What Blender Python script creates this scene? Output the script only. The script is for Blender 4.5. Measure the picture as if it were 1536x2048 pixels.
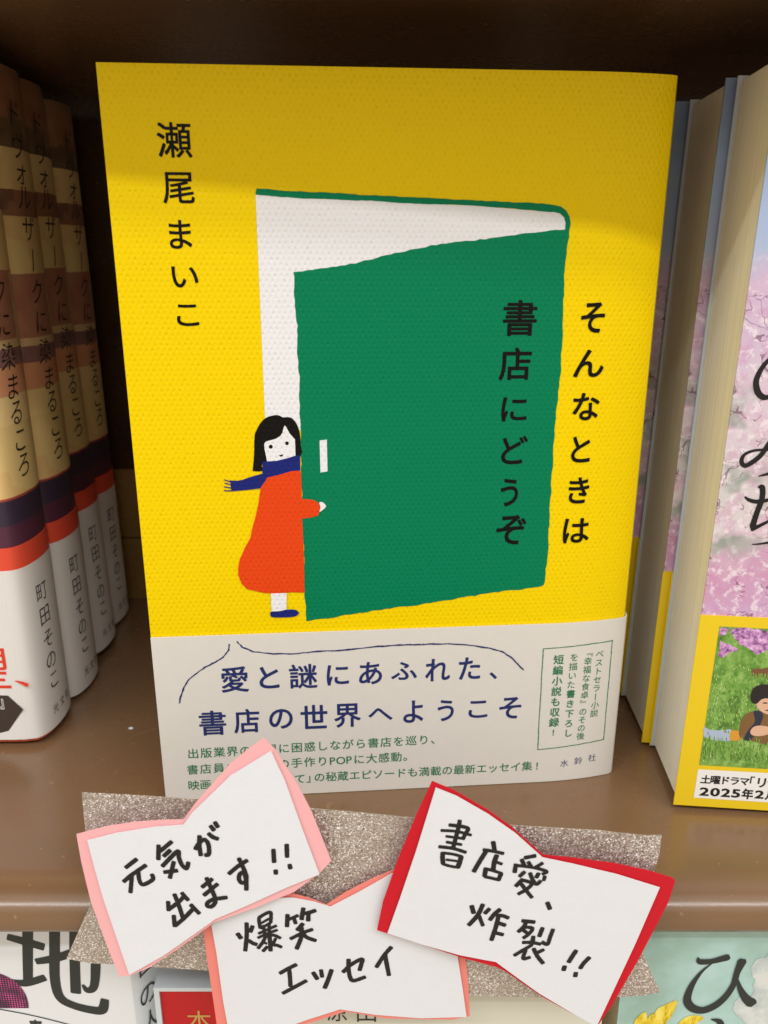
import bpy, bmesh, math, random
from mathutils import Vector, Matrix
random.seed(7)
S = bpy.context.scene
for o in list(bpy.data.objects): bpy.data.objects.remove(o)
COL = S.collection

# ------------------------------------------------------------------ camera
F_PX = 1604.648; TILT = math.radians(17.44); CAM = Vector((0, -0.1942, 0.1473))
cd = bpy.data.cameras.new("camera"); cam = bpy.data.objects.new("camera", cd); COL.objects.link(cam)
cam.location = CAM; cam.rotation_euler = (math.pi/2 - TILT, 0, 0)
cd.sensor_fit = 'VERTICAL'; cd.sensor_height = 36; cd.sensor_width = 27
cd.lens = 36*F_PX/2048; cd.clip_start = 0.005; cd.clip_end = 50
cd.dof.use_dof = True; cd.dof.focus_distance = 0.205; cd.dof.aperture_fstop = 22
S.camera = cam
S.render.resolution_x = 768; S.render.resolution_y = 1024
S.view_settings.view_transform = 'Standard'; S.view_settings.look = 'None'
S.view_settings.exposure = -0.08; S.view_settings.gamma = 1
S.cycles.max_bounces = 8; S.cycles.diffuse_bounces = 5

# ------------------------------------------------------------------ world and shop lamps
W = bpy.data.worlds.new("World"); S.world = W; W.use_nodes = True
# the shop around the shelf: pale lit ceiling above, dim aisle and floor at and below eye level
_wt = W.node_tree; _bg = _wt.nodes["Background"]; _bg.inputs[1].default_value = 0.98
_tc = _wt.nodes.new("ShaderNodeTexCoord"); _sx = _wt.nodes.new("ShaderNodeSeparateXYZ"); _cr = _wt.nodes.new("ShaderNodeValToRGB")
_wt.links.new(_tc.outputs["Generated"], _sx.inputs[0]); _wt.links.new(_sx.outputs[2], _cr.inputs[0]); _wt.links.new(_cr.outputs[0], _bg.inputs[0])
_e = _cr.color_ramp.elements; _e[0].position = 0.0; _e[0].color = (.64, .53, .39, 1); _e[1].position = .20; _e[1].color = (1, .962, .912, 1)

def tube_lamp(name, y, z, watts, lx=5.5, ly=0.06, x=0.0):
    d = bpy.data.lights.new(name, 'AREA'); d.shape = 'RECTANGLE'; d.size = lx; d.size_y = ly
    d.energy = watts; d.color = (0.98, 0.985, 1.0)
    o = bpy.data.objects.new(name, d); COL.objects.link(o); o.location = (x, y, z)
    v = Vector((0, 0, 0.1)) - Vector((0, y, z)); o.rotation_euler = v.to_track_quat('-Z', 'Y').to_euler()
tube_lamp("ceiling_tube_lamp", -1.33, 1.68, 35, ly=.07)
tube_lamp("ceiling_tube_lamp.001", -1.12, 1.72, 18, ly=.14)

# ------------------------------------------------------------------ node helpers
def lin(c):
    return tuple((v/12.92 if v <= .04045 else ((v+.055)/1.055)**2.4) for v in (x/255 for x in c)) + (1,)
class NT:
    def __init__(s, name, rough=.6, spec=.4, col=(200, 200, 200), metal=0):
        s.m = bpy.data.materials.new(name); s.m.use_nodes = True; s.t = s.m.node_tree
        s.b = s.t.nodes["Principled BSDF"]
        s.b.inputs["Base Color"].default_value = lin(col); s.b.inputs["Roughness"].default_value = rough
        s.b.inputs["Specular IOR Level"].default_value = spec; s.b.inputs["Metallic"].default_value = metal
        s.oc = s.n("ShaderNodeTexCoord").outputs["Object"]
    def n(s, t, **k):
        x = s.t.nodes.new(t)
        for a, b in k.items(): setattr(x, a, b)
        return x
    def l(s, a, b): s.t.links.new(a, b)
    def math(s, op, a, b=None, c=None):
        x = s.n("ShaderNodeMath", operation=op)
        for i, v in enumerate((a, b, c)):
            if v is None: continue
            if isinstance(v, (int, float)): x.inputs[i].default_value = v
            else: s.l(v, x.inputs[i])
        return x.outputs[0]
    def xyz(s):
        x = s.n("ShaderNodeSeparateXYZ"); s.l(s.oc, x.inputs[0]); return x.outputs
    def noise(s, scale, detail=3, rough=.5, stretch=(1, 1, 1), dist=0, off=(0, 0, 0)):
        mp = s.n("ShaderNodeMapping"); mp.inputs["Scale"].default_value = stretch; mp.inputs["Location"].default_value = off
        s.l(s.oc, mp.inputs[0])
        x = s.n("ShaderNodeTexNoise"); x.inputs["Scale"].default_value = scale; x.inputs["Detail"].default_value = detail
        x.inputs["Roughness"].default_value = rough; x.inputs["Distortion"].default_value = dist
        s.l(mp.outputs[0], x.inputs["Vector"]); return x.outputs["Fac"]
    def ramp(s, fac, stops, interp='LINEAR'):
        r = s.n("ShaderNodeValToRGB"); r.color_ramp.interpolation = interp; e = r.color_ramp.elements
        while len(e) > 1: e.remove(e[-1])
        e[0].position = stops[0][0]; e[0].color = lin(stops[0][1]) if len(stops[0][1]) == 3 else stops[0][1]
        for p, c in stops[1:]:
            q = e.new(p); q.color = lin(c)
        s.l(fac, r.inputs[0]); return r.outputs[0]
    def mix(s, fac, a, b, blend='MIX'):
        x = s.n("ShaderNodeMix", data_type='RGBA', blend_type=blend)
        for i, v in ((0, fac), (6, a), (7, b)):
            if isinstance(v, (int, float)): x.inputs[i].default_value = v
            elif isinstance(v, tuple): x.inputs[i].default_value = lin(v)
            else: s.l(v, x.inputs[i])
        return x.outputs[2]
    def col(s, c): s.l(c, s.b.inputs["Base Color"])
    def bump(s, h, dist=.0001, st=1.0):
        x = s.n("ShaderNodeBump"); x.inputs["Strength"].default_value = st; x.inputs["Distance"].default_value = dist
        s.l(h, x.inputs["Height"]); s.l(x.outputs[0], s.b.inputs["Normal"])

def m_cover(name, col, rough=.30, spec=.13, amp=1.0):
    """embossed cover stock: staggered dimples, all inks share the same emboss"""
    t = NT(name, rough, spec, col); x, y, z = t.xyz()
    wob = t.math('MULTIPLY', t.noise(900, 2), .0005)
    kx, kz = 2*math.pi/.00142, 2*math.pi/.00244
    a = t.math('COSINE', t.math('MULTIPLY', t.math('ADD', x, wob), kx))
    b = t.math('COSINE', t.math('MULTIPLY', t.math('ADD', z, wob), kz))
    p = t.math('MULTIPLY', a, b)
    p = t.math('POWER', t.math('MAXIMUM', p, 0.0), 1.5)
    p = t.math('MULTIPLY', p, t.math('MULTIPLY', t.ramp(t.noise(620, 3, .6, off=(5, 5, 5)), [(.34, (140, 140, 140)), (.64, (255, 255, 255))]), 1.1))
    h = t.math('SUBTRACT', t.math('MULTIPLY', t.noise(2600, 2), .35), p)
    t.bump(h, .00016*amp, .85)
    v = t.noise(60, 3); t.col(t.mix(t.math('MULTIPLY', v, .10), col, tuple(int(c*.82) for c in col)))
    sp = t.noise(5200, 1)
    t.l(t.math('SUBTRACT', rough, t.math('MULTIPLY', t.math('GREATER_THAN', sp, .64), .26)), t.b.inputs["Roughness"])
    return t.m
def m_paper(name, col, rough=.75, spec=.25, mottle=.08, fib=.00003, ribs=0):
    t = NT(name, rough, spec, col)
    a = t.noise(260, 4, .6); b = t.noise(1900, 3, .6)
    c = t.mix(t.math('MULTIPLY', a, mottle*2), col, tuple(int(v*.86) for v in col))
    c = t.mix(t.math('MULTIPLY', b, mottle), c, tuple(int(v*.9) for v in col))
    t.col(c)
    h = b
    if ribs:
        x, y, z = t.xyz()
        w = t.math('SINE', t.math('MULTIPLY', t.math('ADD', x, t.math('MULTIPLY', t.noise(80, 2), .0015)), 2*math.pi/ribs))
        h = t.math('ADD', t.math('MULTIPLY', w, .7), b)
    t.bump(h, fib, .8)
    return t.m
def m_ink(name, col, rough=.5, spec=.4, var=.15):
    t = NT(name, rough, spec, col); a = t.noise(1500, 3)
    t.col(t.mix(t.math('MULTIPLY', a, var), col, tuple(min(255, int(v+50)) for v in col)))
    return t.m
def m_shelf(name, col):
    t = NT(name, .24, .85, col)
    a = t.noise(14, 5, .6, stretch=(1, 2.2, 2.2)); b = t.noise(160, 4, .6)
    c = t.mix(a, tuple(int(v*.94) for v in col), tuple(min(255, int(v*1.05)) for v in col))
    s = t.math('GREATER_THAN', t.noise(330, 2, off=(4, 2, 1)), .735)
    c = t.mix(t.math('MULTIPLY', s, .35), c, tuple(min(255, int(v*1.5)) for v in col))
    sc = t.math('LESS_THAN', t.math('ABSOLUTE', t.math('SUBTRACT', t.noise(30, 2, .5, stretch=(1, 1, 1), dist=1.2, off=(11, 3, 5)), .5)), .0011)
    c = t.mix(t.math('MULTIPLY', t.math('MULTIPLY', sc, t.math('GREATER_THAN', t.noise(55, 2, off=(1, 9, 4)), .56)), .35), c, tuple(min(255, int(v*1.35)) for v in col))
    t.col(c)
    t.l(t.math('ADD', .10, t.math('ADD', t.math('MULTIPLY', b, .12), t.math('MULTIPLY', t.noise(24, 4, .6, off=(2, 2, 2)), .20))), t.b.inputs["Roughness"])
    t.bump(t.noise(420, 3), .00004, .5)
    return t.m
def m_pages(name, col=(226, 214, 182), stripe=(0, 1, 0)):
    t = NT(name, .8, .2, col)
    st = tuple(5200 if v else 14 for v in stripe)
    a = t.noise(1, 3, .7, stretch=st)
    st2 = tuple(1500 if v else 6 for v in stripe)
    b = t.noise(1, 2, .6, stretch=st2)
    f = t.math('ADD', t.math('MULTIPLY', a, .6), t.math('MULTIPLY', b, .5))
    t.col(t.ramp(f, [(.34, tuple(int(v*.84) for v in col)), (.52, col), (.8, tuple(min(255, int(v*1.05)) for v in col))]))
    t.bump(a, .00012, .8); return t.m
def m_glitter():
    t = NT("glitter_foil", .30, .8, (190, 176, 158), .35)
    v = t.n("ShaderNodeTexVoronoi"); v.inputs["Scale"].default_value = 3700; t.l(t.oc, v.inputs["Vector"])
    g = t.n("ShaderNodeNewGeometry")
    s1 = t.n("ShaderNodeVectorMath", operation='SUBTRACT'); t.l(v.outputs["Color"], s1.inputs[0]); s1.inputs[1].default_value = (.5, .5, .5)
    s2 = t.n("ShaderNodeVectorMath", operation='SCALE'); t.l(s1.outputs[0], s2.inputs[0]); s2.inputs["Scale"].default_value = .8
    s3 = t.n("ShaderNodeVectorMath", operation='ADD'); t.l(g.outputs["Normal"], s3.inputs[0]); t.l(s2.outputs[0], s3.inputs[1])
    s4 = t.n("ShaderNodeVectorMath", operation='NORMALIZE'); t.l(s3.outputs[0], s4.inputs[0]); t.l(s4.outputs[0], t.b.inputs["Normal"])
    sep = t.n("ShaderNodeSeparateColor"); t.l(v.outputs["Color"], sep.inputs[0])
    t.col(t.ramp(sep.outputs[0], [(0, (166, 152, 138)), (.5, (186, 173, 160)), (.80, (202, 191, 180)), (.85, (255, 254, 252)), (1, (255, 255, 255))]))  # near-white cells are sparkle glints painted into the base colour
    return t.m

# ------------------------------------------------------------------ object helpers
def link(name, verts, faces, mat, parent=None, smooth=False, kind=None):
    me = bpy.data.meshes.new(name); me.from_pydata([tuple(v) for v in verts], [], faces)
    if mat: me.materials.append(mat)
    if smooth:
        for p in me.polygons: p.use_smooth = True
    me.update()
    o = bpy.data.objects.new(name, me); COL.objects.link(o)
    if parent: o.parent = parent
    if kind: o["kind"] = kind
    return o
def thing(name, label, cat, loc=(0, 0, 0), rz=0, group=None):
    o = bpy.data.objects.new(name, None); COL.objects.link(o); o.empty_display_size = .02
    o.location = loc; o.rotation_euler = (0, 0, rz); o["label"] = label; o["category"] = cat
    if group: o["group"] = group
    return o
def tag(o, label, cat, group=None):
    o["label"] = label; o["category"] = cat
    if group: o["group"] = group
    return o
class MB:
    def __init__(s): s.v = []; s.f = []
    def add(s, v, f):
        k = len(s.v); s.v += [tuple(p) for p in v]; s.f += [tuple(i+k for i in q) for q in f]
    def box(s, a, b):
        x0, y0, z0 = a; x1, y1, z1 = b
        s.add([(x0,y0,z0),(x1,y0,z0),(x1,y1,z0),(x0,y1,z0),(x0,y0,z1),(x1,y0,z1),(x1,y1,z1),(x0,y1,z1)],
              [(0,3,2,1),(4,5,6,7),(0,1,5,4),(1,2,6,5),(2,3,7,6),(3,0,4,7)])
    def obj(s, name, mat, parent=None, smooth=False, kind=None): return link(name, s.v, s.f, mat, parent, smooth, kind)
def bevel(o, w, seg=2):
    bm = bmesh.new(); bm.from_mesh(o.data)
    bmesh.ops.bevel(bm, geom=bm.edges[:], offset=w, segments=seg, affect='EDGES', profile=.5)
    bm.to_mesh(o.data); bm.free()
def prism_xy(path, z0, z1):
    n = len(path); v = [(x, y, z0) for x, y in path]+[(x, y, z1) for x, y in path]
    f = [(i, (i+1) % n, (i+1) % n+n, i+n) for i in range(n)]
    f += [tuple(range(n-1, -1, -1)), tuple(range(n, 2*n))]
    return v, f
def shell_xy(path, th, z0, z1):
    """open path (outer skin), thickened inwards; z extruded"""
    n = len(path); inner = []
    for i, p in enumerate(path):
        a = Vector(path[max(0, i-1)]); b = Vector(path[min(n-1, i+1)]); d = (b-a).normalized()
        inner.append((p[0]-d.y*th, p[1]+d.x*th))
    return prism_xy(list(path)+inner[::-1], z0, z1)
def offset_path(path, d):
    n = len(path); r = []
    for i, p in enumerate(path):
        a = Vector(path[max(0, i-1)]); b = Vector(path[min(n-1, i+1)]); t = (b-a).normalized()
        r.append((p[0]+t.y*d, p[1]-t.x*d))
    return r
def autosmooth(o, ang=35):
    for p in o.data.polygons: p.use_smooth = True
    bm = bmesh.new(); bm.from_mesh(o.data)
    for e in bm.edges:
        e.smooth = not (len(e.link_faces) != 2 or e.calc_face_angle(0) > math.radians(ang))
    bm.to_mesh(o.data); bm.free()

class Frame:
    """a vertical plane standing in the place: origin on the base line, yaw; measured from the photograph once"""
    def __init__(s, ox, oy, oz, yaw, lean=0.0):
        s.o = Vector((ox, oy, oz)); s.yaw = yaw; s.R = Matrix.Rotation(yaw, 3, 'Z') @ Matrix.Rotation(lean, 3, 'Y')
    def px(s, x, y, depth=0.0):
        c, n = math.cos(TILT), math.sin(TILT); u = (x-768)/F_PX; v = (1024-y)/F_PX
        r = Vector((u, c+v*n, -n+v*c)); Ri = s.R.transposed()
        o = Ri @ (CAM-s.o); r = Ri @ r; t = (depth-o.y)/r.y; p = o+r*t
        return (p.x, p.z)
    def pxs(s, pts, org=(0, 0), k=1.0, depth=0.0):
        return [s.px(org[0]+x/k, org[1]+y/k, depth) for x, y in pts]

# ---- glyph outlines from Blender's own built-in font
_g = {}
def glyph(ch, off=0.0):
    key = (ch, off)
    if key in _g: return _g[key]
    cu = bpy.data.curves.new("g", 'FONT'); cu.body = ch; cu.size = 1; cu.offset = off; cu.resolution_u = 4
    ob = bpy.data.objects.new("g", cu); COL.objects.link(ob)
    dg = bpy.context.evaluated_depsgraph_get(); me = ob.evaluated_get(dg).to_mesh()
    vs = [(v.co.x, v.co.y) for v in me.vertices]; fs = [tuple(p.vertices) for p in me.polygons]
    ob.evaluated_get(dg).to_mesh_clear(); bpy.data.objects.remove(ob); bpy.data.curves.remove(cu)
    _g[key] = (vs, fs); return _g[key]
_r = glyph("国"); _x = [p[0] for p in _r[0]]; _y = [p[1] for p in _r[0]]
GCX, GCY, GH = (min(_x)+max(_x))/2, (min(_y)+max(_y))/2, max(_y)-min(_y)

def bold_dirs(off):
    if off <= 0.001: return [(0, 0)]
    n = 8 if off > .015 else 4
    return [(0, 0)]+[(off*math.cos((k+.5)*2*math.pi/n), off*math.sin((k+.5)*2*math.pi/n)) for k in range(n)]
class Print:
    """flat print lying on a surface y = surf(u) of its parent's local space"""
    def __init__(s, surf, off): s.surf = surf; s.off = off; s.mb = MB(); s.k = 0
    def pt(s, u, v, extra=0): return (u, s.surf(u)-s.off-extra, v)
    def poly(s, pts, extra=0):
        n = len(pts); s.mb.add([s.pt(u, v, extra) for u, v in pts], [tuple(range(n))])
    def fit(s, ch, box, off=0.0):       # glyph fitted into u0,v0,u1,v1
        vs, fs = glyph(ch, min(off, 0.0))
        if not vs: return
        x0 = min(p[0] for p in vs); x1 = max(p[0] for p in vs); y0 = min(p[1] for p in vs); y1 = max(p[1] for p in vs)
        u0, v0, u1, v1 = box; o = max(off, 0)
        x0 -= o; x1 += o; y0 -= o; y1 += o
        for i, (dx, dy) in enumerate(bold_dirs(off)):
            s.mb.add([s.pt(u0+(x+dx-x0)/(x1-x0)*(u1-u0), v0+(y+dy-y0)/(y1-y0)*(v1-v0), i*1.5e-6) for x, y in vs], fs)
    def char(s, ch, u, v, size, off=0.0, vert=False, wx=1.0, slant=0.0):
        vs, fs = glyph(ch, min(off, 0.0))
        if not vs: return
        k = size/GH
        latin = ord(ch) < 128
        cx = (min(p[0] for p in vs)+max(p[0] for p in vs))/2 if latin else GCX
        for i, (dx, dy) in enumerate(bold_dirs(off)):
          out = []
          for x, y in vs:
            a, b = x-cx+dx, y-GCY+dy
            if vert and ch in 'ー「」『』': a, b = b, -a
            if vert and ch in '、。': a += .55/1; b += .55
            if vert and ch == 'ー': a = -a
            out.append(s.pt(u+(a+b*slant)*k*wx, v+b*k, i*1.5e-6))
          s.mb.add(out, fs)
    def stroke(s, pts, w, cap=.35, jit=.0, step=None):
        """smooth ribbon through pts (u,v); w: width or list"""
        n = len(pts); ws = w if isinstance(w, (list, tuple)) else [w]*n
        P = []
        for i in range(n-1):
            p0 = Vector(pts[max(0, i-1)]); p1 = Vector(pts[i]); p2 = Vector(pts[i+1]); p3 = Vector(pts[min(n-1, i+2)])
            m = 6 if n > 2 else 4
            for j in range(m + (i == n-2)):
                t = j/m; a = .5*((2*p1)+(p2-p0)*t+(2*p0-5*p1+4*p2-p3)*t*t+(3*p1-p0-3*p2+p3)*t**3)
                P.append((a, ws[i]*(1-t)+ws[i+1]*t))
        L = []; base = s.k*4e-6; s.k = (s.k+1) % 14
        d0 = (P[1][0]-P[0][0]).normalized(); d1 = (P[-1][0]-P[-2][0]).normalized()
        P = [(P[0][0]-d0*P[0][1]*cap, P[0][1]*.62)]+[(P[0][0]-d0*P[0][1]*cap*.45, P[0][1]*.95)]+P+[(P[-1][0]+d1*P[-1][1]*cap*.45, P[-1][1]*.95), (P[-1][0]+d1*P[-1][1]*cap, P[-1][1]*.62)]
        V = []
        for i, (a, ww) in enumerate(P):
            q = P[max(0, i-1)][0]; r = P[min(len(P)-1, i+1)][0]; d = (r-q)
            if d.length < 1e-9: d = d0.copy()
            d.normalize(); nn = Vector((-d.y, d.x)); ww *= 1+random.uniform(-jit, jit)
            e = base+i*2.5e-7
            V.append(s.pt(*(a+nn*ww/2), e)); V.append(s.pt(*(a-nn*ww/2), e))
        s.mb.add(V, [(2*i, 2*i+1, 2*i+3, 2*i+2) for i in range(len(P)-1)])
    def obj(s, name, mat, parent): return s.mb.obj(name, mat, parent)

def rough_edge(pts, closed=True, step=.0011, amp=.00012):
    out = []; n = len(pts); ph = 0.0
    for i in range(n if closed else n-1):
        a = Vector(pts[i]); b = Vector(pts[(i+1) % n]); L = (b-a).length; m = max(1, int(L/step)); d = (b-a)/max(L, 1e-9)
        nn = Vector((-d.y, d.x))
        for j in range(m):
            p = a.lerp(b, j/m)
            if j:
                ph = ph*.55+random.uniform(-1, 1)*.75; p = p+nn*amp*max(-1.6, min(1.6, ph))
            out.append((p.x, p.y))
    if not closed: out.append(pts[-1])
    return out
def smooth_closed(pts, m=4):
    n = len(pts); out = []
    for i in range(n):
        p0, p1, p2, p3 = (Vector(pts[(i+k) % n]) for k in (-1, 0, 1, 2))
        for j in range(m):
            t = j/m; a = .5*((2*p1)+(p2-p0)*t+(2*p0-5*p1+4*p2-p3)*t*t+(3*p1-p0-3*p2+p3)*t**3); out.append((a.x, a.y))
    return out
def plate(name, pts, y, th, mat, parent=None, curve=None):
    """thin sheet with real thickness standing in the XZ plane"""
    n = len(pts); c = curve or (lambda u, v: 0.0)
    v = [(a, y+c(a, b), b) for a, b in pts]+[(a, y+th+c(a, b), b) for a, b in pts]
    f = [tuple(range(n)), tuple(range(2*n-1, n-1, -1))]+[(i, i+n, (i+1) % n+n, (i+1) % n) for i in range(n)]
    return link(name, v, f, mat, parent)

# ------------------------------------------------------------------ the bookcase
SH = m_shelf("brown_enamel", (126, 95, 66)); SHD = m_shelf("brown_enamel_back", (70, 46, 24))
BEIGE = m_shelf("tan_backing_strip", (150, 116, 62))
def board(name, ztop, thick=.0105):
    prof = [(.1445, 0), (-.0262, 0)]
    for k in range(1, 9):
        a = k/8*math.pi/2; prof.append((-.0262-.0112*math.sin(a), -.0046*(1-math.cos(a))))
    prof += [(-.0379, -.0066), (-.0380, -.0084), (-.0374, -.0098), (-.0362, -.0105), (-.034, -.0106), (.1445, -.0106)]
    n = len(prof); X = (-.5, .5)
    v = [(x, y, z+ztop) for x in X for y, z in prof]
    f = [(i, (i+1) % n, (i+1) % n+n, i+n) for i in range(n)]+[tuple(range(n-1, -1, -1)), tuple(range(n, 2*n))]
    o = link(name, v, f, SH, kind='structure'); autosmooth(o, 40); return o
board("shelf_board", 0.0)
board("upper_shelf_board", .2176)
board("lower_shelf_board", -.2065)
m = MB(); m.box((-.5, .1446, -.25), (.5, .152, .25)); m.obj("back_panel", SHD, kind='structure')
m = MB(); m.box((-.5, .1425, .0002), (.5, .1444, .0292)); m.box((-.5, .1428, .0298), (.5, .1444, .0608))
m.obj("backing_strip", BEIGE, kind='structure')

# ------------------------------------------------------------------ the yellow book
MW, MH = .1312, .188
FB = Frame(-.0622, 0, 0, math.atan2(.0104, .1304))
book = thing("standing_book", "yellow paperback with a green door on its cover, standing face out mid shelf", "book", FB.o, FB.yaw)
def arc_path():
    p = [(0.0, 0.0)]
    for k in range(1, 12): p.append((.108*k/11, 0))
    for k in range(1, 9):
        t = k/8; p.append((.108+.0215*t, .0022*t**2.2))
    p += [(.1307, .0028), (.1313, .0038), (.1316, .0056), (.1316, .0090), (.1312, .0125), (.1308, .0150), (.1298, .0168), (.128, .0178), (.12, .018), (.0, .018)]
    return p
PATH = arc_path()
def front(u):
    if u <= .108: return 0.0
    t = (u-.108)/.0215; return .0022*t**2.2 if t <= 1 else .0022+(t-1)*.006
YEL = m_cover("yellow_cover_stock", (247, 213, 0)); GRN = m_cover("green_ink", (0, 126, 84)); WHT = m_cover("bare_white_stock", (238, 238, 240))
ORG = m_cover("orange_ink", (232, 72, 22)); NAV = m_cover("navy_ink", (30, 40, 118)); BLK = m_cover("black_ink", (20, 17, 17), .34)
v, f = shell_xy(PATH, .00035, .0004, MH); jk = link("dust_jacket", v, f, YEL, book); autosmooth(jk, 30)
inner = [(.003, .0010)]+[(x-.0012, y+.0010) for x, y in PATH if .01 < x < .129 and y < .004]+[(.1290, .006), (.1292, .012), (.1275, .0168), (.003, .0170)]
v, f = prism_xy(inner, .0012, MH-.002); pb = link("page_block", v, f, m_pages("page_edges_cream"), book)

G = (150, 80, 2.194); H2 = (800, 80, 2.087)
inner_line = [(511, 389), (606, 397), (742, 401), (800, 406), (944, 411), (1087, 423), (1108, 424), (1120, 427), (1128, 435), (1131, 446), (1130, 459)]
outer_line = [(1138, 463), (1141, 448), (1139, 434), (1132, 421), (1121, 413), (1107, 410), (1073, 407), (944, 400), (800, 394), (700, 388), (560, 381), (513, 377)]
door_px = [(587, 544), (700, 527), (800, 505), (862, 490), (960, 478), (1060, 466), (1131, 459), (1138, 463), (1131, 520), (1126, 600), (1123, 700), (1116, 800), (1108, 880),
           (1102, 960), (1099, 1050), (1094, 1120), (1087, 1170), (1044, 1179), (997, 1184), (950, 1192), (860, 1206), (780, 1217), (700, 1229), (613, 1242),
           (610, 1180), (607, 1108), (604, 998), (602, 874), (599, 780), (594, 660)]
p = Print(front, .00006); a = FB.pxs([(511, 386)]+inner_line[1:]+[(1126, 463), (1060, 470), (960, 482), (862, 496), (800, 509), (700, 531), (589, 548), (596, 660), (602, 780), (603, 860), (531, 860), (524, 691)])
p.poly(a); p.obj("doorway_print", WHT, jk)
p = Print(front, .00010); p.poly(rough_edge(FB.pxs(door_px), step=.0011, amp=.00024)); door = p.obj("door_print", GRN, jk)
p = Print(front, .00013); p.poly(rough_edge(FB.pxs(inner_line+outer_line), amp=.00012)); p.obj("door_frame_print", GRN, jk)
C5 = ((420, 780), 4.267)
def P5(pts): return FB.pxs(pts, C5[0], C5[1])
p = Print(front, .00015); p.poly(smooth_closed(P5([(365, 680), (376, 560), (380, 400), (398, 340), (440, 270), (490, 230), (560, 213), (600, 220), (620, 232), (680, 232), (722, 262), (752, 315), (768, 380), (774, 470), (773, 560), (600, 620), (450, 625), (447, 688), (372, 690)]), 3)); p.obj("hair_print", BLK, jk)
p = Print(front, .00018); p.poly(P5([(463, 470), (466, 452), (480, 438), (560, 416), (600, 392), (618, 365), (630, 315), (640, 302), (652, 318), (680, 370), (725, 420), (730, 565), (600, 600), (487, 608), (480, 570), (466, 500)])); p.obj("face_print", WHT, jk)
p = Print(front, .00020)
p.poly(P5([(448, 610), (560, 605), (660, 580), (735, 557), (770, 555), (770, 690), (690, 708), (490, 762), (452, 800), (433, 837), (330, 850), (240, 858), (185, 862), (180, 840), (176, 800), (172, 770), (230, 773), (270, 768), (340, 742), (448, 712)]))
for a, b in (((120, 764), (178, 782)), ((125, 792), (182, 806)), ((120, 824), (184, 834)), ((120, 857), (188, 859))):
    p.stroke(P5([a, b]), .00026, cap=.1)
p.obj("scarf_print", NAV, jk)
p = Print(front, .00023); coat = P5([(490, 745), (590, 722), (690, 692), (772, 685), (779, 760), (782, 930), (830, 930), (880, 936), (925, 958), (942, 1000), (935, 1040), (920, 1070), (860, 1086), (785, 1095), (793, 1180), (800, 1400), (805, 1560), (808, 1725), (700, 1722), (560, 1735), (460, 1728), (390, 1712), (320, 1698), (270, 1650), (242, 1580), (240, 1520), (255, 1440), (300, 1340), (345, 1260), (370, 1150), (395, 1060), (415, 960), (430, 860), (437, 822), (460, 795)])
p.poly(rough_edge(coat, step=.0008, amp=.00004)); p.obj("coat_print", ORG, jk)
p = Print(front, .00026); p.poly(smooth_closed(P5([(932, 958), (960, 955), (983, 975), (991, 993), (970, 1015), (935, 1037), (943, 1000)]), 3)); p.obj("hand_print", WHT, jk)
p = Print(front, .00026); p.poly(P5([(520, 1733), (655, 1730), (652, 1875), (525, 1890)])); p.obj("leg_print", WHT, jk)
p = Print(front, .00029); p.poly(smooth_closed(P5([(515, 1900), (530, 1885), (590, 1888), (640, 1872), (720, 1870), (753, 1888), (757, 1905), (720, 1930), (620, 1937), (535, 1935), (515, 1918)]), 3)); p.obj("shoe_print", NAV, jk)
p = Print(front, .00022)
for cx, cy, r in ((519, 482, 17), (657, 453, 16)): p.poly(P5([(cx+r*math.cos(t*math.pi/8), cy+r*math.sin(t*math.pi/8)) for t in range(16)]))
p.poly(P5([(588, 552), (607, 552), (627, 545), (620, 560), (607, 568), (595, 562)])); p.obj("eyes_and_mouth_print", BLK, jk)
p = Print(front, .00014); p.poly(P5([(935, 430), (997, 422), (1003, 693), (943, 703)])); p.obj("door_handle_print", WHT, jk)

def fit_px(pr, fr, ch, bx, org, k, off=0.0, depth=0.0):
    x0, y0, x1, y1 = bx; cx, cy = (x0+x1)/2, (y0+y1)/2
    q = fr.pxs([(cx, cy), (x0, cy), (x1, cy), (cx, y0), (cx, y1)], org, k, depth)
    w = (q[2][0]-q[1][0])/2; h = (q[3][1]-q[4][1])/2; mx = (q[1][0]+q[2][0])/2; my = (q[3][1]+q[4][1])/2
    pr.fit(ch, (mx-w, my-h, mx+w, my+h), off)
p = Print(front, .00012); O = (300, 240); K = 4.655
for ch, bx in zip("瀬尾まいこ", [(65, 20, 388, 352), (115, 485, 412, 780), (178, 930, 388, 1200), (203, 1362, 450, 1560), (248, 1715, 455, 1918)]): fit_px(p, FB, ch, bx, O, K, .012)
p.obj("author_lettering", BLK, jk)
p = Print(front, .00017); O = (950, 560); K = 3.2
for ch, bx in zip("書店にどうぞそんなときは", [(178, 128, 395, 358), (153, 432, 360, 642), (168, 748, 332, 905), (168, 997, 335, 1178), (163, 1270, 275, 1448), (135, 1505, 325, 1692),
        (678, 142, 833, 338), (632, 445, 828, 622), (625, 722, 798, 898), (617, 1000, 740, 1168), (598, 1262, 732, 1430), (563, 1525, 733, 1683)]): fit_px(p, FB, ch, bx, O, K, .018)
p.obj("title_lettering", BLK, jk)

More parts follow.
